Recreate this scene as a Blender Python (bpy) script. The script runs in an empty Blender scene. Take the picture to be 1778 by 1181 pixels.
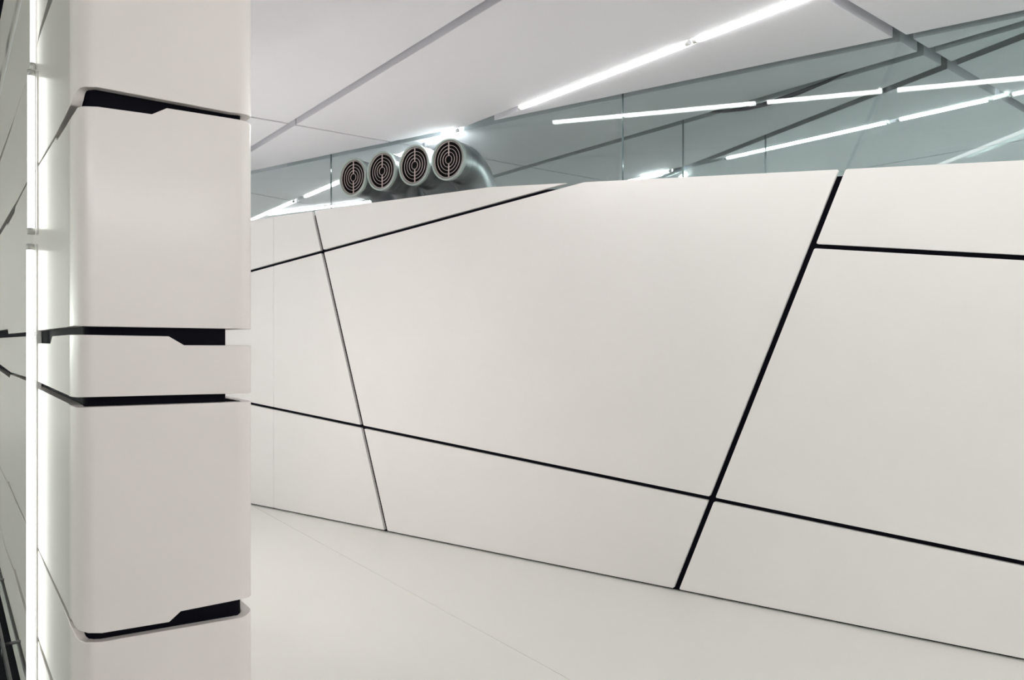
import bpy, bmesh, math
from mathutils import Vector, Matrix
C = bpy.context.scene
COL = C.collection

# ------------------------------------------------------------------ camera, world, exposure
F, CX, CY = 1300.0, 889.0, 590.5          # focal length and centre in pixels of the 1778 x 1181 photograph
EYE, CEIL = 1.40, 2.84                    # lens height and ceiling height in metres
cam_d = bpy.data.cameras.new('camera'); cam = bpy.data.objects.new('camera', cam_d); COL.objects.link(cam)
cam.location = (0, 0, EYE); cam.rotation_euler = (math.pi/2, 0, 0)
cam_d.sensor_fit = 'HORIZONTAL'; cam_d.sensor_width = 36.0; cam_d.lens = 36.0*F/1778.0
cam_d.clip_start = 0.02
C.camera = cam
world = bpy.data.worlds.new('world'); C.world = world; world.use_nodes = True
world.node_tree.nodes['Background'].inputs[0].default_value = (0.9, 0.95, 1, 1)
world.node_tree.nodes['Background'].inputs[1].default_value = 0.05
C.view_settings.view_transform = 'Standard'; C.view_settings.look = 'None'
C.view_settings.gamma = 1.0; C.view_settings.use_curve_mapping = False
C.view_settings.exposure = 1.02
TUBE_GAIN = 1.0

# ------------------------------------------------------------------ materials
def new_mat(name):
    m = bpy.data.materials.new(name); m.use_nodes = True
    nt = m.node_tree; b = nt.nodes['Principled BSDF']
    return m, nt, b
def paint(name, col, rough=0.5, spec=0.5, coat=0.0, vary=0.02, scale=3.0, metal=0.0, bump=0.0, stretch=None):
    m, nt, b = new_mat(name)
    tc = nt.nodes.new('ShaderNodeTexCoord'); n = nt.nodes.new('ShaderNodeTexNoise')
    mp = nt.nodes.new('ShaderNodeMapping')
    if stretch: mp.inputs['Scale'].default_value = stretch
    nt.links.new(tc.outputs['Object'], mp.inputs['Vector']); nt.links.new(mp.outputs['Vector'], n.inputs['Vector'])
    n.inputs['Scale'].default_value = scale; n.inputs['Detail'].default_value = 4
    r = nt.nodes.new('ShaderNodeValToRGB')
    lo = [max(0, c*(1-vary)) for c in col]; hi = [min(1, c*(1+vary)) for c in col]
    r.color_ramp.elements[0].position = 0.3; r.color_ramp.elements[1].position = 0.7
    r.color_ramp.elements[0].color = (*lo, 1); r.color_ramp.elements[1].color = (*hi, 1)
    nt.links.new(n.outputs['Fac'], r.inputs['Fac']); nt.links.new(r.outputs['Color'], b.inputs['Base Color'])
    b.inputs['Roughness'].default_value = rough; b.inputs['Specular IOR Level'].default_value = spec
    b.inputs['Metallic'].default_value = metal; b.inputs['Coat Weight'].default_value = coat
    b.inputs['Coat Roughness'].default_value = 0.15
    if bump:
        n2 = nt.nodes.new('ShaderNodeTexNoise'); n2.inputs['Scale'].default_value = 220
        bp = nt.nodes.new('ShaderNodeBump'); bp.inputs['Strength'].default_value = bump; bp.inputs['Distance'].default_value = 0.001
        nt.links.new(tc.outputs['Object'], n2.inputs['Vector']); nt.links.new(n2.outputs['Fac'], bp.inputs['Height'])
        nt.links.new(bp.outputs['Normal'], b.inputs['Normal'])
    return m
def lamp_mat(name, col, strength):
    m, nt, b = new_mat(name)
    b.inputs['Base Color'].default_value = (0.8, 0.8, 0.8, 1)
    b.inputs['Emission Color'].default_value = (*col, 1); b.inputs['Emission Strength'].default_value = strength*TUBE_GAIN
    return m
def glass_mat(name, tint, refl=1.0):
    m = bpy.data.materials.new(name); m.use_nodes = True; nt = m.node_tree; nt.nodes.clear()
    out = nt.nodes.new('ShaderNodeOutputMaterial'); mix = nt.nodes.new('ShaderNodeMixShader')
    tr = nt.nodes.new('ShaderNodeBsdfTransparent'); tr.inputs[0].default_value = (*tint, 1)
    gl = nt.nodes.new('ShaderNodeBsdfGlossy'); gl.inputs['Roughness'].default_value = 0.0
    gl.inputs['Color'].default_value = (0.93, 0.97, 0.96, 1)
    fr = nt.nodes.new('ShaderNodeFresnel')
    # the pane is modelled solid but light crosses it straight: the same index is met from both of its faces
    ge = nt.nodes.new('ShaderNodeNewGeometry'); ior = nt.nodes.new('ShaderNodeMapRange')
    ior.inputs['To Min'].default_value = 1.52; ior.inputs['To Max'].default_value = 1/1.52
    nt.links.new(ge.outputs['Backfacing'], ior.inputs['Value']); nt.links.new(ior.outputs['Result'], fr.inputs['IOR'])
    mu = nt.nodes.new('ShaderNodeMath'); mu.operation = 'MULTIPLY'; mu.inputs[1].default_value = refl; mu.use_clamp = True
    nt.links.new(fr.outputs[0], mu.inputs[0]); nt.links.new(mu.outputs[0], mix.inputs[0])
    nt.links.new(tr.outputs[0], mix.inputs[1]); nt.links.new(gl.outputs[0], mix.inputs[2])
    nt.links.new(mix.outputs[0], out.inputs['Surface'])
    return m
M = dict(
    panel=paint('white_wall_panel', (0.86, 0.84, 0.815), 0.42, 0.35, vary=0.008, scale=2, bump=0.02),
    cladding=paint('white_gloss_cladding', (0.86, 0.803, 0.775), 0.30, 0.45, coat=0.15, vary=0.008, scale=2.5, bump=0.02),
    ceiling=paint('white_ceiling_panel', (0.86, 0.86, 0.905), 0.6, 0.3, vary=0.008, scale=2, bump=0.03),
    plenum=paint('grey_plenum', (0.24, 0.24, 0.30), 0.8, 0.2, vary=0.05),
    floor=paint('white_resin_floor', (0.87, 0.865, 0.82), 0.28, 0.45, vary=0.008, scale=1.5),
    black=paint('blue_black_reveal', (0.003, 0.003, 0.007), 0.7, 0.08, vary=0.1),
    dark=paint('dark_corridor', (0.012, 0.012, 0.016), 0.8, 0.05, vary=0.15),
    wall=paint('white_plaster', (0.86, 0.85, 0.835), 0.7, 0.2, vary=0.01),
    steel=paint('galvanised_steel', (0.42, 0.44, 0.45), 0.34, 0.5, vary=0.22, scale=5, metal=1.0),
    rim=paint('pale_green_lacquered_rim', (0.42, 0.49, 0.46), 0.3, 0.5, vary=0.02),
    grille=paint('pinkish_grey_grille', (0.58, 0.50, 0.48), 0.45, 0.4, vary=0.04),
    lip=paint('brownish_grey_lip', (0.26, 0.25, 0.24), 0.4, 0.4, vary=0.05),
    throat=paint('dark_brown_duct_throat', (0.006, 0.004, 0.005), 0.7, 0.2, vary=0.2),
    socket=paint('grey_lamp_socket', (0.55, 0.55, 0.53), 0.4, 0.5, vary=0.03),
    batten=paint('white_batten', (0.78, 0.78, 0.76), 0.4, 0.4, vary=0.01),
    rail=paint('brushed_steel_rail', (0.20, 0.20, 0.21), 0.35, 0.5, vary=0.08, scale=10, metal=0.8),
    gasket=paint('black_rubber', (0.012, 0.012, 0.02), 0.6, 0.3, vary=0.1),
    tube=lamp_mat('white_fluorescent_tube', (1.0, 0.985, 0.972), 12.0),
    tube_side=lamp_mat('warm_white_fluorescent_tube', (0.97, 1.0, 0.93), 2.2),
    tube_dim=lamp_mat('dim_fluorescent_tube', (1.0, 0.985, 0.97), 2.6),
    tube_slim=lamp_mat('slim_fluorescent_tube', (0.97, 1.0, 0.95), 0.75),
    fill_corridor=lamp_mat('greenish_fill_tube', (0.92, 1.0, 0.90), 105.0),
    fill_hidden=lamp_mat('soft_fill_tube', (1.0, 0.985, 0.972), 5.0),
    fill_far=lamp_mat('far_fill_tube', (1.0, 0.985, 0.972), 72.0),
    fill_mid=lamp_mat('even_fill_tube', (1.0, 0.985, 0.972), 36.0),
    tube_bright=lamp_mat('bright_fluorescent_tube', (1.0, 0.985, 0.972), 86.0),
    glass=glass_mat('green_tinted_glass', (0.872, 0.905, 0.902), 1.0),
    glass_edge=paint('green_glass_edge', (0.10, 0.14, 0.15), 0.15, 0.8, vary=0.05),
)

# ------------------------------------------------------------------ object helpers
def tag(o, label=None, cat=None, group=None, kind=None):
    if label: o['label'] = label
    if cat: o['category'] = cat
    if group: o['group'] = group
    if kind: o['kind'] = kind
    return o
def link(name, me, mat=None, parent=None):
    o = bpy.data.objects.new(name, me); COL.objects.link(o)
    if mat and me is not None:
        me.materials.clear(); me.materials.append(mat)
    if parent: o.parent = parent; o.matrix_parent_inverse = parent.matrix_world.inverted()
    return o
def empty(name, loc):
    o = bpy.data.objects.new(name, None); COL.objects.link(o); o.location = loc
    o.empty_display_size = 0.1
    o.matrix_world = Matrix.Translation(loc)
    return o
def mesh(name, verts, faces, mat, parent=None, smooth=False, recalc=True):
    me = bpy.data.meshes.new(name); me.from_pydata([tuple(v) for v in verts], [], faces)
    if recalc:
        bm = bmesh.new(); bm.from_mesh(me); bmesh.ops.recalc_face_normals(bm, faces=bm.faces); bm.to_mesh(me); bm.free()
    if smooth: me.polygons.foreach_set('use_smooth', [True]*len(me.polygons))
    me.update()
    return link(name, me, mat, parent)
def prism(name, poly, off, mat, parent=None, bevel=0.0):
    """poly: 3-D outline; off: extrusion vector."""
    n = len(poly); off = Vector(off)
    v = [Vector(p) for p in poly] + [Vector(p)+off for p in poly]
    f = [tuple(range(n)), tuple(range(2*n-1, n-1, -1))] + [(i, (i+1) % n, n+(i+1) % n, n+i) for i in range(n)]
    o = mesh(name, v, f, mat, parent)
    if bevel:
        b = o.modifiers.new('bevel', 'BEVEL'); b.width = bevel; b.segments = 2; b.limit_method = 'ANGLE'; b.angle_limit = math.radians(50)
    return o
def tube(name, pts, r, mat, parent=None, seg=16, caps=True):
    pts = [Vector(p) for p in pts]; rings = []; v = []; f = []
    t0 = (pts[1]-pts[0]).normalized()
    ref = Vector((0, 0, 1)) if abs(t0.z) < 0.9 else Vector((1, 0, 0))
    x = t0.cross(ref).normalized()
    for i, p in enumerate(pts):
        t = (pts[min(i+1, len(pts)-1)] - pts[max(i-1, 0)]).normalized()
        x = (x - t*x.dot(t)).normalized(); y = t.cross(x)
        rr = r[i] if isinstance(r, (list, tuple)) else r
        for k in range(seg):
            a = 2*math.pi*k/seg; v.append(p + x*math.cos(a)*rr + y*math.sin(a)*rr)
    for i in range(len(pts)-1):
        for k in range(seg):
            f.append((i*seg+k, i*seg+(k+1) % seg, (i+1)*seg+(k+1) % seg, (i+1)*seg+k))
    if caps:
        f.append(tuple(range(seg-1, -1, -1))); f.append(tuple(range((len(pts)-1)*seg, len(pts)*seg)))
    o = mesh(name, v, f, mat, parent)
    for p in o.data.polygons: p.use_smooth = len(p.vertices) == 4
    return o
def box_axes(name, c, ax, half, mat, parent=None, bevel=0.0):
    """box with centre c, axes ax (3 unit vectors) and half sizes."""
    c = Vector(c); a, b, d = [Vector(x)*h for x, h in zip(ax, half)]
    return prism(name, [c-a-b-d, c+a-b-d, c+a+b-d, c-a+b-d], d*2, mat, parent, bevel)

# ------------------------------------------------------------------ measuring: pixels of the photograph to real points
def ray(px, py): return Vector(((px-CX)/F, 1.0, (CY-py)/F))
def at_level(px, py, z):
    r = ray(px, py); k = (z-EYE)/r.z
    return Vector((r.x*k, k, z))
def cl(px, py):  # on the ceiling plane, 2-D
    p = at_level(px, py, CEIL); return Vector((p.x, p.y))
def on_wall(px, py, p0, n):   # vertical plane through 2-D p0 with 2-D normal n
    r = ray(px, py); k = (p0.x*n.x+p0.y*n.y)/(r.x*n.x+r.y*n.y)
    return Vector((r.x*k, k, EYE+r.z*k))

# 2-D clipping -----------------------------------------------------
class Line:
    """oriented line; sd > 0 on the side away from the camera (or the side of `pos`)."""
    def __init__(s, a, b, pos=None, flip=False):
        s.p = Vector(a); s.d = (Vector(b)-Vector(a)).normalized(); s.n = Vector((-s.d.y, s.d.x))
        if pos is not None:
            if (Vector(pos)-s.p).dot(s.n) < 0: s.n = -s.n
        elif (-s.p).dot(s.n) > 0: s.n = -s.n
    def sd(s, q): return (Vector(q)-s.p).dot(s.n)
    def moved(s, k):
        l = Line(s.p+s.n*k, s.p+s.n*k+s.d); l.n = s.n.copy(); return l
def clip(poly, line, keep, off):
    """keep=+1: sd >= off ; keep=-1: sd <= off"""
    out = []; n = len(poly)
    g = lambda q: keep*(line.sd(q)-off)
    for i in range(n):
        a, b = poly[i], poly[(i+1) % n]; ga, gb = g(a), g(b)
        if ga >= 0: out.append(a)
        if (ga > 0 and gb < 0) or (ga < 0 and gb > 0): out.append(a+(b-a)*(ga/(ga-gb)))
    res = []
    for p in out:
        if not res or (p-res[-1]).length > 1e-4: res.append(p)
    if len(res) > 1 and (res[0]-res[-1]).length < 1e-4: res.pop()
    return res
def area(poly):
    return abs(sum(poly[i].x*poly[(i+1) % len(poly)].y-poly[(i+1) % len(poly)].x*poly[i].y for i in range(len(poly))))/2 if len(poly) > 2 else 0
def split(polys, line, lo, hi):
    out = []
    for p in polys:
        for k, o in ((1, hi), (-1, lo)):
            c = clip(p, line, k, o)
            if len(c) > 2 and area(c) > 1e-3: out.append(c)
    return out
def fillet(poly, r, seg=3):
    out = []; n = len(poly)
    for i in range(n):
        a, b, c = poly[i-1], poly[i], poly[(i+1) % n]
        u, w = (a-b), (c-b); k = min(r, u.length*0.4, w.length*0.4)
        p0, p1 = b+u.normalized()*k, b+w.normalized()*k
        for j in range(seg+1):
            t = j/seg; out.append(p0*(1-t)**2+b*2*t*(1-t)+p1*t*t)
    return out

# ------------------------------------------------------------------ plan of the room
B0 = at_level(437, 877, 0); B1 = at_level(1778, 1149, 0)
W0 = Vector((B0.x, B0.y)); WD = (Vector((B1.x, B1.y))-W0).normalized()
WN = Vector((-WD.y, WD.x))
if WN.y < 0: WN = -WN                       # away from the camera
L1 = Line(cl(690, 244), cl(1552, 65)); L1b = Line(cl(440, 306), cl(690, 244))
L2 = Line(cl(905, 290), cl(1599, 88)); L3 = Line(cl(1215, 279), cl(1638, 112))
GAP = 0.075; GLASS = 0.075
def wall_pt(a, z, back=0.0):
    p = W0+WD*a+WN*back; return Vector((p.x, p.y, z))
def wall_az(px, py):
    p = on_wall(px, py, W0, WN); return Vector(((Vector((p.x, p.y))-W0).dot(WD), p.z))
A3 = lambda v: Vector((v.x, v.y, 0.0))

# left wall plan: sharp corner, direction along the wall and along its end face
K0 = on_wall(125, 590, Vector((-1.193, 2.03)), Vector((0, 1))); K = Vector((K0.x, K0.y))
UL = Vector((-994.0/F, 1.0)).normalized()
UF = Vector((UL.y, -UL.x))
if UF.x < 0: UF = -UF
NL = -UF; NF = -UL                          # outward normals of the side and of the end face
ENDW = 0.497; RAD = 0.055

# ------------------------------------------------------------------ floor
floor = prism('floor', [(-9, -5, -0.12), (7, -5, -0.12), (7, 15, -0.12), (-9, 15, -0.12)], (0, 0, 0.11), M['plenum'])
tag(floor, kind='structure')
leftline = Line(K+NL*0.0, K+UL, pos=K+UF)   # positive on the room side
j0, j1 = at_level(560, 945, 0), at_level(985, 1178, 0)
jl = Line(Vector((j0.x, j0.y)), Vector((j1.x, j1.y)))
room = clip([Vector((-9, -5)), Vector((7, -5)), Vector((7, 15)), Vector((-9, 15))], leftline, 1, -0.02)
for p in split([room], jl, -0.0012, 0.0012):
    prism('floor_slab', [(q.x, q.y, -0.01) for q in p], (0, 0, 0.01), M['floor'], floor)
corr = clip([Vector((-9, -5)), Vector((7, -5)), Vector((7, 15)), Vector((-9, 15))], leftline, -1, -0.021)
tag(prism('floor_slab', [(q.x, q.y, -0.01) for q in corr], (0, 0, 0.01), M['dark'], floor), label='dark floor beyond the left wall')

# ------------------------------------------------------------------ ceiling
BIG = [Vector((-8, -4.5)), Vector((6.5, -4.5)), Vector((6.5, 14)), Vector((-8, 14))]
ceiling = prism('ceiling', [(p.x, p.y, CEIL+0.09) for p in clip(BIG, leftline, 1, 0.0)], (0, 0, 0.06), M['plenum'])
tag(ceiling, kind='structure')
def groove(e0, e1, f0, f1):
    """groove between the edge e0-e1 and the edge f0-f1 (pixels): Line + lower and upper offsets."""
    l = Line(cl(*e0), cl(*e1)); w = (l.sd(cl(*f0))+l.sd(cl(*f1)))/2
    return l, min(0, w), max(0, w)
gA = groove((440, 252), (844, 0), (442, 259), (877, 0))
lB = Line(cl(512, 217), cl(1046, 313)); gB = (lB, -0.012, 0.012)
lB2 = Line(cl(440, 336), cl(558, 359)); gB2 = (lB2, -0.012, 0.012)
lD = Line(cl(904, 187), cl(1390, 0)); gD = (lD, -0.034, 0.034)
lC = Line(cl(443, 379), cl(795, 227)); gC = (lC, -0.034, 0.034)
lE = Line(cl(1500, 17), cl(1778, 182)); we = (lE.sd(cl(1500, 35))+lE.sd(cl(1727, 168)))/2; gE = (lE, min(0, we), max(0, we))
lF = Line(cl(1300, 266), cl(1730, 170)); gF = (lF, -0.034, 0.034)
lH = Line(cl(1527, 287), cl(1778, 243)); gH = (lH, -0.012, 0.012)
big = clip(BIG, leftline, 1, 0.0)
def cells(polys, grooves):
    for g in grooves: polys = split(polys, *g)
    return polys
lN = Line(Vector((0.13, 1.21)), Vector((0.98, 1.51))); gN = (lN, -0.034, 0.034)
r0 = cells([clip(big, L1, -1, 0)], [gA, gD, gE, gN])
near = []
for p in r0:                                 # the thin joint crosses only the cells left of the lamp groove
    c = sum(p, Vector((0, 0)))/len(p)
    if lD.sd(c)*lD.sd(cl(600, 100)) > 0:
        for q in split([p], lB, -0.012, 0.012): near.append(q)
    else: near.append(p)
def beyond(lines, before=None):
    p = big
    for l in lines: p = clip(p, l, 1, GAP)
    if before: p = clip(p, before, -1, 0)
    return p
r1 = cells([beyond([L1], L2)], [gC, gB, gB2, gE])
r2 = cells([beyond([L1, L2], L3)], [gB, gE, gF])
r3 = cells([beyond([L1, L2, L3])], [gE, gF, gH])
for p in near+r1+r2+r3:
    prism('ceiling_panel', [(q.x, q.y, CEIL) for q in p], (0, 0, 0.075), M['ceiling'], ceiling, bevel=0.002)

# ------------------------------------------------------------------ the long panelled wall (right)
A_L, A_R = -4.4, (wall_az(1778, 590).x+2.9)
zt = lambda px, py: wall_az(px, py)
top_prof = [Vector((A_L, 2.43)), Vector((zt(640, 353).x, zt(640, 353).y)), zt(850, 325), zt(1000, 317), zt(1460, 294), zt(1778, 278)]
e = top_prof[-1]+(top_prof[-1]-top_prof[-2]).normalized()*2.8; e = Vector((A_R, e.y)); top_prof.append(e)
base = [Vector((A_R, 0.012)), Vector((A_L, 0.012))]
def lower(prof, d): return [Vector((p.x, p.y-d)) for p in prof]
back_poly = [Vector((A_L, 0.0))]+lower(top_prof, 0.03)+[Vector((A_R, 0.0))]
wall_right = prism('wall_right', [wall_pt(p.x, p.y, 0.0225) for p in back_poly], A3(WN)*0.03, M['black'])
tag(wall_right, kind='structure')
inner_poly = [Vector((A_L, 0.0))]+lower(top_prof, 0.02)+[Vector((A_R, 0.0))]
tag(prism('lining', [wall_pt(p.x, p.y, 0.10) for p in inner_poly], A3(WN)*0.03, M['panel'], wall_right), label='white lining on the far face')
def WL(a, b, pos=None): return Line(zt(*a), zt(*b), pos=pos if pos is not None else Vector((0, 9)))
G1 = WL((437, 470), (880, 349.5)); G2 = WL((500, 714.5), (1500, 921.5)); G5 = WL((1419, 427.5), (1778, 447.5))
RIGHT = Vector((50, 1))
G3 = WL((545, 372), (671, 926), RIGHT); G4 = WL((1461, 297), (1172, 1028), RIGHT)
G3a = G3; J = Line(zt(475, 500), zt(475, 800), pos=RIGHT)
poly = top_prof+base
h, vg = 0.0115, 0.0155
cellsW = [poly]
colsW = []
a = clip(poly, J, -1, -0.0012); b = clip(clip(poly, J, 1, 0.0012), G3, -1, -vg)
c = clip(clip(poly, G3, 1, vg), G4, -1, -vg); d = clip(poly, G4, 1, vg)
pan = []
for q in (a, b, c):
    pan.append(clip(q, G1, 1, h)); m_ = clip(q, G1, -1, -h)
    pan.append(clip(m_, G2, 1, h)); pan.append(clip(m_, G2, -1, -h))
pan.append(clip(d, G5, 1, h)); m_ = clip(d, G5, -1, -h)
pan.append(clip(m_, G2, 1, h)); pan.append(clip(m_, G2, -1, -h))
for q in pan:
    if len(q) > 2 and area(q) > 1e-3:
        prism('wall_panel', [wall_pt(p.x, p.y, 0.0) for p in fillet(q, 0.009)], A3(WN)*0.022, M['panel'], wall_right, bevel=0.0015)

# ------------------------------------------------------------------ clerestory glass above the wall, and two partitions behind
def pane_poly(line_p, d, s0, s1, z0, z1, n, name, parent, thick=0.010, back=GLASS):
    pts = []
    for s, z in ((s0, z0), (s1, z0), (s1, z1), (s0, z1)):
        q = line_p+d*s+n*back; pts.append(Vector((q.x, q.y, z)))
    return prism(name, pts, A3(n)*thick, M['glass'], parent)
def clerestory(name, line, back, joints, z0):
    d = line.d if line.d.x > 0 else -line.d
    q0 = line.p+line.n*back
    def s_of(px):
        r = Vector(((px-CX)/F, 1.0)); k = q0.dot(line.n)/r.dot(line.n); return (r*k-q0).dot(d)
    cuts = [s_of(px) if not isinstance(px, tuple) else px[0] for px in joints]
    root = empty(name, Vector((q0.x, q0.y, z0))); tag(root, kind='structure')
    out = []
    for s0, s1 in zip(cuts[:-1], cuts[1:]):
        pts = [Vector((*(q0+d*s), z)) for s, z in ((s0+0.003, z0), (s1-0.003, z0), (s1-0.003, CEIL+0.08), (s0+0.003, CEIL+0.08))]
        out.append(prism('pane', pts, A3(line.n)*0.010, M['glass'], root))
    for s in cuts[1:-1]:
        pts = [Vector((*(q0+d*(s+e_)), z)) for e_, z in ((-0.0022, z0), (0.0022, z0), (0.0022, CEIL+0.08), (-0.0022, CEIL+0.08))]
        tag(prism('joint_strip', pts, A3(line.n)*0.012, M['glass_edge'], root), label='thin dark sealed joint between two panes')
    return root, out
LW = Line(W0, W0+WD)
win1, panes1 = clerestory('window_1', LW, 0.075, [(-4.4,), 574, 1080.5, (7.6,)], 2.05)
def partition(name, line, s_l, s_r, top):
    d = line.d if line.d.x > 0 else -line.d
    q0 = line.p
    pts = [q0+d*s_l, q0+d*s_r, q0+d*s_r+line.n*0.11, q0+d*s_l+line.n*0.11]
    core = prism(name, [(p.x, p.y, 0) for p in pts], (0, 0, top), M['black']); tag(core, kind='structure')
    n = 4; L = s_r-s_l
    for i in range(n):
        for f0, k in ((-0.022, 0), (0.1105, 1)):
            s0, s1 = s_l+L*i/n+0.01, s_l+L*(i+1)/n-0.01
            P = [Vector((*(q0+d*s+line.n*f0), z)) for s, z in ((s0, 0.012), (s1, 0.012), (s1, top+0.02), (s0, top+0.02))]
            prism('wall_panel', P, A3(line.n)*0.022, M['panel'], core, bevel=0.0015)
    return core
def span(line, x_l, other):
    d = line.d if line.d.x > 0 else -line.d
    # stop short of where the partition meets the long wall
    denom = d.dot(other.n); s_hit = -other.sd(line.p)/denom if abs(denom) > 1e-6 else 9
    return (x_l-line.p.x)/d.x, s_hit
sl2, sr2 = span(L2, -4.5, L1); sr2 = sr2-0.9
sl3, sr3 = span(L3, -4.5, L2); sr3 = sr3-0.9
partition('wall_middle', L2, sl2, sr2, 2.0); partition('wall_far', L3, sl3, sr3, 2.0)
win2, panes2 = clerestory('window_2', L2, 0.05, [(sl2,), 1185, (sr2+0.75,)], 2.02)
win3, panes3 = clerestory('window_3', L3, 0.05, [(sl3,), 1328, (sr3+0.75,)], 2.02)

# ------------------------------------------------------------------ left wall: tiers of cladding wrapping round its end
def path(s, inset=0.0):
    """outline of the left wall: s < 0 along its side, 0..ENDW along its end, beyond ENDW along its other side (2-D point)."""
    def P(c, n0, n1, t):
        a = t*math.pi/2; n = n0*math.cos(a)+n1*math.sin(a); return c+n*(RAD-inset)
    c0 = K+UF*RAD+UL*RAD; c1 = K+UF*(ENDW-RAD)+UL*RAD
    if s <= -RAD: return K+UL*(-s)+UF*inset
    if s < RAD: return P(c0, NL, NF, (s+RAD)/(2*RAD))
    if s <= ENDW-RAD: return K+UF*s+UL*inset
    if s < ENDW+RAD: return P(c1, NF, UF, (s-ENDW+RAD)/(2*RAD))
    return K+UF*(ENDW-inset)+UL*(s-ENDW)
_S = [-5.0+i*0.004 for i in range(1100)]+[-0.6+i*0.0005 for i in range(int((0.6+ENDW+RAD)/0.0005))]
_X = [CX+F*path(q).x/path(q).y for q in _S]
_top = max(range(len(_X)), key=lambda i: _X[i])
def sz(px, py):
    """where the sight line through a pixel meets the outline: (position along it, height)."""
    lo, hi = 0, _top
    while hi-lo > 1:
        m = (lo+hi)//2
        if _X[m] < px: lo = m
        else: hi = m
    t = min(1.0, max(0.0, (px-_X[lo])/(_X[hi]-_X[lo]) if _X[hi] > _X[lo] else 0))
    s = _S[lo]+(_S[hi]-_S[lo])*t
    return (s, EYE+(CY-py)/F*path(s).y)
def interp(tab, s):
    if s <= tab[0][0]: return tab[0][1]
    for (a, za), (b, zb) in zip(tab[:-1], tab[1:]):
        if s <= b: return za+(zb-za)*(s-a)/(b-a) if b > a else zb
    return tab[-1][1]
def edge(pts):
    out = []
    for (x0, y0), (x1, y1) in zip(pts[:-1], pts[1:]):
        n = max(1, int(abs(x1-x0)/6)) if min(x0, x1) < 175 else 1
        out += [sz(x0+(x1-x0)*k/n, y0+(y1-y0)*k/n) for k in range(n)]
    out.append(sz(*pts[-1]))
    return sorted(out, key=lambda v: v[0])
def band(name, lo, hi, s0, s1, thick, mat, parent):
    ss = set([s0, s1])
    for tab in (lo, hi):
        ss |= {s for s, z in tab if s0 < s < s1}
    for c in (0.0, ENDW):
        ss |= {c-RAD+2*RAD*k/12 for k in range(13) if s0 < c-RAD+2*RAD*k/12 < s1}
    ss = sorted(ss); ss = [s for i, s in enumerate(ss) if i == 0 or s-ss[i-1] > 1e-5]
    v = []; f = []; n = len(ss)
    for s in ss:
        o, i_ = path(s), path(s, thick); zl, zh = interp(lo, s), interp(hi, s)
        v += [(o.x, o.y, zl), (o.x, o.y, zh), (i_.x, i_.y, zh), (i_.x, i_.y, zl)]
    for k in range(n-1):
        a, b = 4*k, 4*(k+1)
        for j in range(4): f.append((a+j, a+(j+1) % 4, b+(j+1) % 4, b+j))
    f.append((0, 1, 2, 3)); f.append((4*(n-1)+3, 4*(n-1)+2, 4*(n-1)+1, 4*(n-1)))
    o = mesh(name, v, f, mat, parent)
    for p in o.data.polygons: p.use_smooth = True
    b = o.modifiers.new('bevel', 'BEVEL'); b.width = 0.0022; b.segments = 2; b.limit_method = 'ANGLE'; b.angle_limit = math.radians(50)
    b.harden_normals = True
    return o
S_SLOT = sz(57, 590)[0]                      # the vertical lamp slot
TOPZ = 3.30
def flat(z): return [(-9.0, z), (9.0, z)]
def core_mesh():
    """one dark core, narrower round the two middle seams."""
    bm = bmesh.new()
    def add(ring2d, z0, z1):
        n = len(ring2d)
        lo = [bm.verts.new((p.x, p.y, z0)) for p in ring2d]; hi = [bm.verts.new((p.x, p.y, z1)) for p in ring2d]
        bm.faces.new(lo[::-1]); bm.faces.new(hi)
        for i in range(n): bm.faces.new((lo[i], lo[(i+1) % n], hi[(i+1) % n], hi[i]))
    ins = 0.0315
    samp = [S_FAR]+[-RAD+2*RAD*k/8 for k in range(9)]+[ENDW-RAD+2*RAD*k/8 for k in range(9)]+[ENDW+2.6]
    tail = [K+UL*2.6+UF*0.07, K+UL*(-S_FAR)+UF*0.07]      # beyond 2.6 m the wall is only a thin leaf
    wide = [path(s, ins) for s in samp]+tail
    # the narrow waist stops short of the end-face's right corner
    w = ENDW-0.083
    waist = [path(s, ins) for s in samp[:10]]+[K+UF*w+UL*ins, K+UF*w+UL*2.5]+tail
    add(wide, 0.0, 1.02); add(waist, 1.02, 1.60); add(wide, 1.60, TOPZ-0.01)
    bmesh.ops.recalc_face_normals(bm, faces=bm.faces)
    me = bpy.data.meshes.new('wall_left'); bm.to_mesh(me); bm.free(); return me
S_FAR = sz(-38, 590)[0]
wall_left = link('wall_left', core_mesh(), M['black']); tag(wall_left, kind='structure')
S_END = ENDW+2.6
seams = [   # (lower edge of the tier above, upper edge of the tier below), in pixels
    ([(62, 84), (69, 50), (82, 0)], [(62, 86), (72, 52), (91, 0)]),
    ([(61, 293), (96, 234), (134, 157.5), (139, 153), (146, 151), (169, 151.5), (400, 195), (440, 204)],
     [(61, 298), (97, 238), (98.5, 244), (104, 235), (134, 187), (139, 185), (146, 184), (170, 185), (264, 198), (290, 187.5), (400, 205), (440, 217)]),
    ([(59, 575), (129, 566.5), (432, 571.5)],
     [(60, 596), (87, 597), (90.5, 584), (124, 581), (293, 584), (320, 599.6), (432, 600)]),
    ([(59, 660), (124, 689.5), (134, 690.5), (432, 683)], [(59, 671.6), (124, 704), (133, 707.4), (145, 707.4), (432, 697.5)]),
    ([(63, 946), (131, 1091), (138, 1096), (153, 1100), (177, 1100), (294, 1080.6), (314, 1062), (425, 1039), (438, 1034)],
     [(63, 950), (132, 1106), (138, 1112), (149, 1116), (177, 1115), (421, 1072), (438, 1058)]),
    ([(65, 1104), (90, 1175)], [(65, 1109), (69, 1128), (87, 1181)]),
]
E_ = [(edge(a), edge(b)) for a, b in seams]
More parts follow.
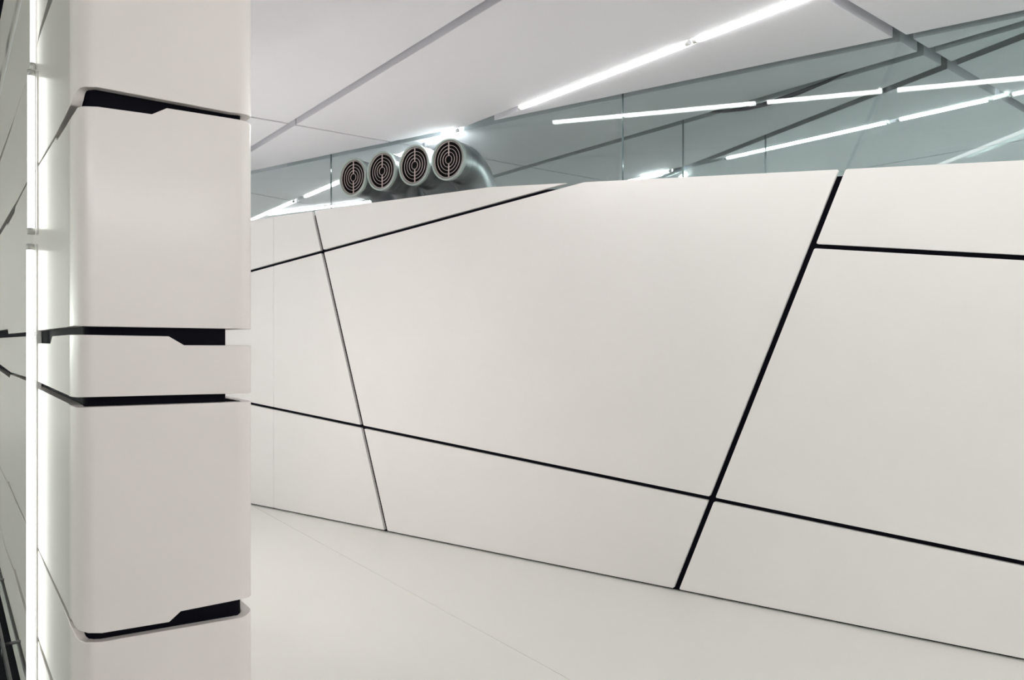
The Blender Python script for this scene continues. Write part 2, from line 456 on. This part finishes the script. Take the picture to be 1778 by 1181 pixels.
# the topmost and lowest seams leave the frame: carry them on level round the end
tiers = [(E_[0][0], flat(TOPZ))]+[(E_[i+1][0], E_[i][1]) for i in range(len(E_)-1)]+[(flat(0.05), E_[-1][1])]
names = []
for lo, hi in tiers:
    band('cladding_panel', lo, hi, S_SLOT+0.008, S_END, 0.03, M['cladding'], wall_left)
far_seams = [
    ([(45, -34), (37, 0), (0, 163)], [(45, -30), (37, 3.5), (0, 167)]),
    ([(47, 130), (24, 203), (0, 271)], [(47, 133), (24, 207), (22, 216), (0, 281)]),
    ([(47, 314), (27, 352), (25, 355), (0, 398)], [(47, 318), (27, 358), (25, 369), (13, 391), (12, 388), (0, 408)]),
    ([(46, 577), (14.5, 580), (13.5, 572), (0, 574)], [(46, 584), (0, 587)]),
    ([(45, 655), (19, 647), (0, 633)], [(45, 661), (18, 650), (16.5, 656), (0, 644)]),
    ([(45, 906), (24, 859), (15, 836), (13, 838), (0, 811)], [(45, 911), (24, 866), (22, 858), (13, 840), (0, 815)]),
    ([(45, 1052), (26, 988), (25, 991), (9, 948), (0, 912)], [(45, 1072), (40, 1052), (26, 1003), (24, 994), (9, 955), (0, 918)]),
]
FE = [(edge(a), edge(b)) for a, b in far_seams]
ft = [(FE[0][0], flat(TOPZ))]+[(FE[i+1][0], FE[i][1]) for i in range(len(FE)-1)]+[(flat(0.05), FE[-1][1])]
for lo, hi in ft:
    band('cladding_panel', lo, hi, S_FAR, S_SLOT-0.008, 0.03, M['cladding'], wall_left)

# steel strip and floor rail along the foot of the left wall
def along(s, out, z):
    q = K+UL*s+NL*out; return Vector((q.x, q.y, z))
base_l = prism('baseboard_left', [along(0.06, -0.028, 0.0), along(-S_FAR, -0.028, 0.0), along(-S_FAR, 0.004, 0.0), along(0.06, 0.004, 0.0)], (0, 0, 0.048), M['rail'])
tag(base_l, kind='structure')
rail = empty('floor_rail', along(1.6, 0.065, 0.0))
tag(rail, 'thin grey metal rail low beside the foot of the left wall', 'rail')
prism('bar', [along(0.3, 0.060, 0.05), along(-S_FAR, 0.060, 0.05), along(-S_FAR, 0.072, 0.05), along(0.3, 0.072, 0.05)], (0, 0, 0.03), M['rail'], rail, bevel=0.002)
for s in (0.5, 1.62, 2.7):
    tube('bracket', [along(s, 0.0, 0.065), along(s, 0.062, 0.065)], 0.007, M['rail'], rail, 10)
    tube('foot', [along(s, 0.066, 0.0), along(s, 0.066, 0.055)], 0.006, M['rail'], rail, 10)

# ------------------------------------------------------------------ shell that closes the space off outside the frame
def wall_box(name, a, b, z0, z1, t, mat):
    a, b = Vector(a), Vector(b); d = (b-a).normalized(); n = Vector((-d.y, d.x))*t
    o = prism(name, [(a.x, a.y, z0), (b.x, b.y, z0), (b.x+n.x, b.y+n.y, z0), (a.x+n.x, a.y+n.y, z0)], (0, 0, z1-z0), mat)
    return tag(o, kind='structure')
wall_box('wall_rear', (-8, -4.5), (6.5, -4.5), 0, 3.6, -0.1, M['wall'])
wall_box('wall_east', (6.5, -4.5), (6.5, 14), 0, CEIL+0.08, -0.1, M['wall'])
wall_box('wall_north', (-8, 14), (6.5, 14), 0, 3.6, 0.1, M['wall'])
wall_box('wall_west', (-8, -4.5), (-8, 14), 0, 3.6, 0.1, M['wall'])
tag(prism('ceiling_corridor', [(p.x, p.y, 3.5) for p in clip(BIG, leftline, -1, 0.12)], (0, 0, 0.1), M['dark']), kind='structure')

# ------------------------------------------------------------------ fluorescent lamps and added fill tubes
def lamp(name, a, b, r, label, mat='tube', up=Vector((0, 0, 1)), group=None, batten=True):
    a, b = Vector(a), Vector(b); d = (b-a).normalized()
    root = empty(name, (a+b)/2); tag(root, label, 'lamp', group)
    tube('tube', [a+d*0.022, b-d*0.022], r, M[mat], root, 14)
    for p, q in ((a, a+d*0.022), (b-d*0.022, b)):
        tube('end_cap', [p, q], r*1.06, M['socket'], root, 14)
    if batten:
        side = d.cross(up).normalized()
        box_axes('batten', (a+b)/2+up*(r+0.012), (d, side, up), ((b-a).length/2, r*0.9, 0.008), M['batten'], root)
    return root
def ceiling_lamp(line, p0, p1, label, mat='tube', group=None, r=0.0135, z=CEIL+0.002):
    def snap(p):
        q = cl(*p); return line.p+line.d*((q-line.p).dot(line.d))
    a, b = snap(p0), snap(p1)
    return lamp('tube_lamp', (a.x, a.y, z), (b.x, b.y, z), r, label, mat, group=group)
ceiling_lamp(lD, (900, 188), (1196, 73.5), 'fluorescent tube in the near ceiling groove, its left end short of the glass')
ceiling_lamp(lD, (1203, 71), (1434, -17), 'fluorescent tube at the top edge of the picture, in the long ceiling groove')
ceiling_lamp(lC, (742, 250), (795, 227), 'short glaring fluorescent tube above the rightmost round duct mouth', 'tube_bright')
ceiling_lamp(lC, (528, 342), (722, 258), 'fluorescent tube behind the glass, passing behind the round duct mouths')
ceiling_lamp(lC, (380, 406), (510, 350), 'fluorescent tube behind the glass, running to the edge of the white column')
ceiling_lamp(lF, (1112, 308), (1164, 296), 'short bright tube seen just above the wall top, in the middle of the glass', 'tube_bright')
ceiling_lamp(lF, (1258, 275), (1544, 211), 'fluorescent tube in the farthest ceiling, left half of its long groove')
ceiling_lamp(lF, (1556, 208), (1722, 171), 'fluorescent tube in the farthest ceiling, ending at the wide crossing groove')
ceiling_lamp(lF, (1752, 165), (1900, 132), 'fluorescent tube at the right picture edge, past the wide crossing groove')
# the same grooves go on outside the frame
def extra(line, p, s0, s1, label):
    d = line.d if line.d.x > 0 else -line.d
    q = cl(*p); q = line.p+line.d*((q-line.p).dot(line.d))
    a, b = q+d*s0, q+d*s1
    return lamp('tube_lamp', (a.x, a.y, CEIL+0.002), (b.x, b.y, CEIL+0.002), 0.0135, label, group='tubes outside the picture')
for k in range(1):
    extra(lD, (1441, -8), 0.05, 1.6, 'added fill tube under the ceiling behind the camera')
def row(p, q, n, z, label, group, mat='tube'):
    p, q = Vector(p), Vector(q); d = (q-p)/n
    for k in range(n):
        a, b = p+d*(k+0.01), p+d*(k+0.99)
        lamp('tube_lamp', (a.x, a.y, z), (b.x, b.y, z), 0.0135, label, mat, group=group, batten=False)
OUT = ('added fill tube under the ceiling behind the camera', 'tubes outside the picture')
row(lN.p-lN.d*1.3, lN.p+lN.d*1.9, 1, CEIL+0.002, 'dim fluorescent tube over the camera, seen only as a pale streak in the glass', None, 'tube_dim')
row((-0.8, -2.6), (5.2, -2.2), 4, CEIL-0.03, *OUT, 'tube_bright')  # fill row added behind the camera to brighten the column front
row((-4.25, 6.28), (-3.0, 5.29), 1, CEIL-0.03, 'fluorescent tube behind the column, seen only as a streak in the glass', None, 'tube')
row((1.6, 9.4), (5.6, 7.6), 3, CEIL-0.03, 'added fill tube in the farthest room, hidden below the wall top', 'added fill tubes of the farthest room', 'fill_far')  # unseen, added to lift the farthest ceiling
row((5.0, 3.2), (5.6, 6.8), 3, CEIL-0.03, 'added fill tube of the far rooms, out of view on the right', 'added far fill tubes', 'fill_far')  # more fill for the far rooms, added right of the view
row((-3.6, 9.9), (-0.6, 9.3), 2, CEIL-0.03, 'added fill tube in the room behind the glass, hidden below the wall top', 'added fill tubes behind the glass', 'tube_bright')  # added out of sight to brighten the first room past the glass
for t, f0, hm in ((1.1, ENDW, 'fill_hidden'), (2.45, ENDW, 'tube'), (3.7, 0.07, 'fill_mid')):   # upright fill tubes added on the left wall's hidden face to even the long wall
    q = K+UF*(f0+0.03)+UL*t
    lamp('tube_lamp', (q.x, q.y, 0.25), (q.x, q.y, 2.3), 0.0135, 'added upright fill tube on the hidden face of the white column', hm, up=-A3(UF), group='added upright fill tubes')
row((-4.4, -1.6), (-6.2, 4.4), 4, 1.5, 'added fill tube in the dark corridor, out of view', 'added corridor fill tubes', 'fill_corridor')  # unseen tubes added to light the side of the left wall
# vertical lamps in the slot of the left wall
def slot_lamp(px, y0, y1, out, r, label, mat='tube_side', batten=True):
    q0 = K+NL*out; rr = Vector(((px-CX)/F, 1.0)); k = q0.dot(NL)/rr.dot(NL); q = rr*k
    z0, z1 = EYE+(CY-y1)/F*k, EYE+(CY-y0)/F*k
    return lamp('tube_lamp', (q.x, q.y, max(z0, 0.06)), (q.x, q.y, z1), r, label, mat, up=A3(UF), batten=batten)
slot_lamp(57, -60, 120, 0.012, 0.009, 'slim upright fluorescent tube at the top of the left wall', 'tube_slim', batten=False)
slot_lamp(54, 122, 407, 0.022, 0.0115, 'upright fluorescent tube on the left wall, above the small grey sockets')
slot_lamp(53, 424, 1290, 0.022, 0.0125, 'tall upright fluorescent tube on the left wall, below the small grey sockets')

# ------------------------------------------------------------------ four round air ducts through the glass
DR = 0.1435
def duct(px, py, label):
    q0 = W0-WN*0.01
    c = on_wall(px, py, q0, WN)
    root = empty('air_duct', Vector((c.x, c.y, 0)) + A3(WN)*0.37)
    tag(root, label, 'duct', 'round duct mouths above the panelled wall')
    n = A3(WN); up = Vector((0, 0, 1)); d = A3(WD)
    R = 0.255; s = 0.09
    pts = [c+n*0.012, c+n*s]
    for k in range(1, 13):
        a = k/12*math.pi/2
        pts.append(c+n*(s+R*math.sin(a))-up*(R-R*math.cos(a)))
    pts.append(Vector((pts[-1].x, pts[-1].y, 0.0)))
    tube('elbow', pts, DR*0.965, M['steel'], root, 40, caps=False)
    for k in (3, 7, 11):   # folded seams of the segmented bend
        p, t = pts[k], (pts[k+1]-pts[k-1]).normalized()
        tube('seam', [p-t*0.004, p+t*0.004], DR*0.985, M['steel'], root, 40, caps=False)
    def ring(name, r0, r1, z0, z1, mat, parent, seg=48):
        v = []; f = []
        prof = [(r0, z0), (r1, z0), (r1, z1), (r0, z1)]
        for k in range(seg):
            a = 2*math.pi*k/seg
            for r, z in prof: v.append(c+d*math.cos(a)*r+up*math.sin(a)*r+n*z)
        for k in range(seg):
            for j in range(4):
                f.append((4*k+j, 4*k+(j+1) % 4, 4*((k+1) % seg)+(j+1) % 4, 4*((k+1) % seg)+j))
        o = mesh(name, v, f, mat, parent)
        b = o.modifiers.new('bevel', 'BEVEL'); b.width = min(0.004, (r1-r0)*0.3, abs(z1-z0)*0.3); b.segments = 2; b.limit_method = 'ANGLE'
        b.angle_limit = math.radians(50)
        for p in o.data.polygons: p.use_smooth = False
        return o
    ring('rim', DR*0.915, DR, -0.010, 0.020, M['rim'], root)
    ring('lip', DR*0.845, DR*0.916, -0.002, 0.02, M['lip'], root)
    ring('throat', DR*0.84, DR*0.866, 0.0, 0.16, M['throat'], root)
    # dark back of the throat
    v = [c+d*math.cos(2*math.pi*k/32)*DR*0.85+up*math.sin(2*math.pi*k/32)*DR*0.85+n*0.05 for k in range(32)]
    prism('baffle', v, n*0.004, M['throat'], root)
    g = ring('grille', DR*0.835, DR*0.850, -0.003, 0.004, M['grille'], root)
    for fr in (0.195, 0.355, 0.515, 0.675):
        ring('ring', DR*(fr-0.0115), DR*(fr+0.0115), 0.000, 0.005, M['grille'], g, 40)
    for s0, s1 in ((0.18, 0.84), (-0.84, -0.18)):
        box_axes('grille_bar', c+up*DR*(s0+s1)/2+n*0.004, (d, up, n), (0.0035, DR*(s1-s0)/2, 0.003), M['grille'], g)
    return root, c
dl = ['round duct mouth with ring grille, leftmost of the row of four', 'round duct mouth with ring grille, second from the left in the row of four',
      'round duct mouth with ring grille, third from the left, under the glaring tube', 'round duct mouth with ring grille, rightmost, its steel elbow in plain view']
cents = []
for (px, py), t in zip(((613, 308), (663, 297), (719.5, 287), (778.5, 277)), dl):
    r_, c_ = duct(px, py, t); cents.append(c_)
# round holes in the pane for the ducts
bmh = bmesh.new()
for c in cents:
    n = A3(WN); d = A3(WD); up = Vector((0, 0, 1)); seg = 32
    ra = [bmh.verts.new(c+d*math.cos(2*math.pi*k/seg)*(DR*0.985)+up*math.sin(2*math.pi*k/seg)*(DR*0.985)+n*0.02) for k in range(seg)]
    rb = [bmh.verts.new(v.co+n*0.13) for v in ra]
    bmh.faces.new(ra); bmh.faces.new(rb[::-1])
    for k in range(seg): bmh.faces.new((ra[k], rb[k], rb[(k+1) % seg], ra[(k+1) % seg]))
bmesh.ops.recalc_face_normals(bmh, faces=bmh.faces)
cme = bpy.data.meshes.new('cutter'); bmh.to_mesh(cme); bmh.free()
cut = link('cutter', cme)
pane = panes1[1]
md = pane.modifiers.new('holes', 'BOOLEAN'); md.operation = 'DIFFERENCE'; md.object = cut; md.solver = 'EXACT'
bpy.context.view_layer.update()
dg = bpy.context.evaluated_depsgraph_get()
nm = bpy.data.meshes.new_from_object(pane.evaluated_get(dg))
pane.modifiers.clear(); pane.data = nm
bpy.data.objects.remove(cut)

# ------------------------------------------------------------------ loose rubber seal drooping from the second glass
def l2pt(px, py, drop=0.0, back=0.02):
    q = cl(px, py); s = (q-L2.p).dot(L2.d); p = L2.p+L2.d*s+L2.n*back
    return Vector((p.x, p.y, CEIL-drop))
seal = [l2pt(1230, 196, -0.01), l2pt(1255, 188, 0.015), l2pt(1290, 177, 0.035), l2pt(1330, 165, 0.042), l2pt(1380, 150, 0.030), l2pt(1430, 136, 0.012), l2pt(1470, 125, -0.01)]
o = tube('rubber_seal', seal, [0.004, 0.009, 0.013, 0.014, 0.013, 0.009, 0.004], M['gasket'], None, 10)
tag(o, 'black rubber seal drooping loose from the ceiling edge above the second glass', 'seal')
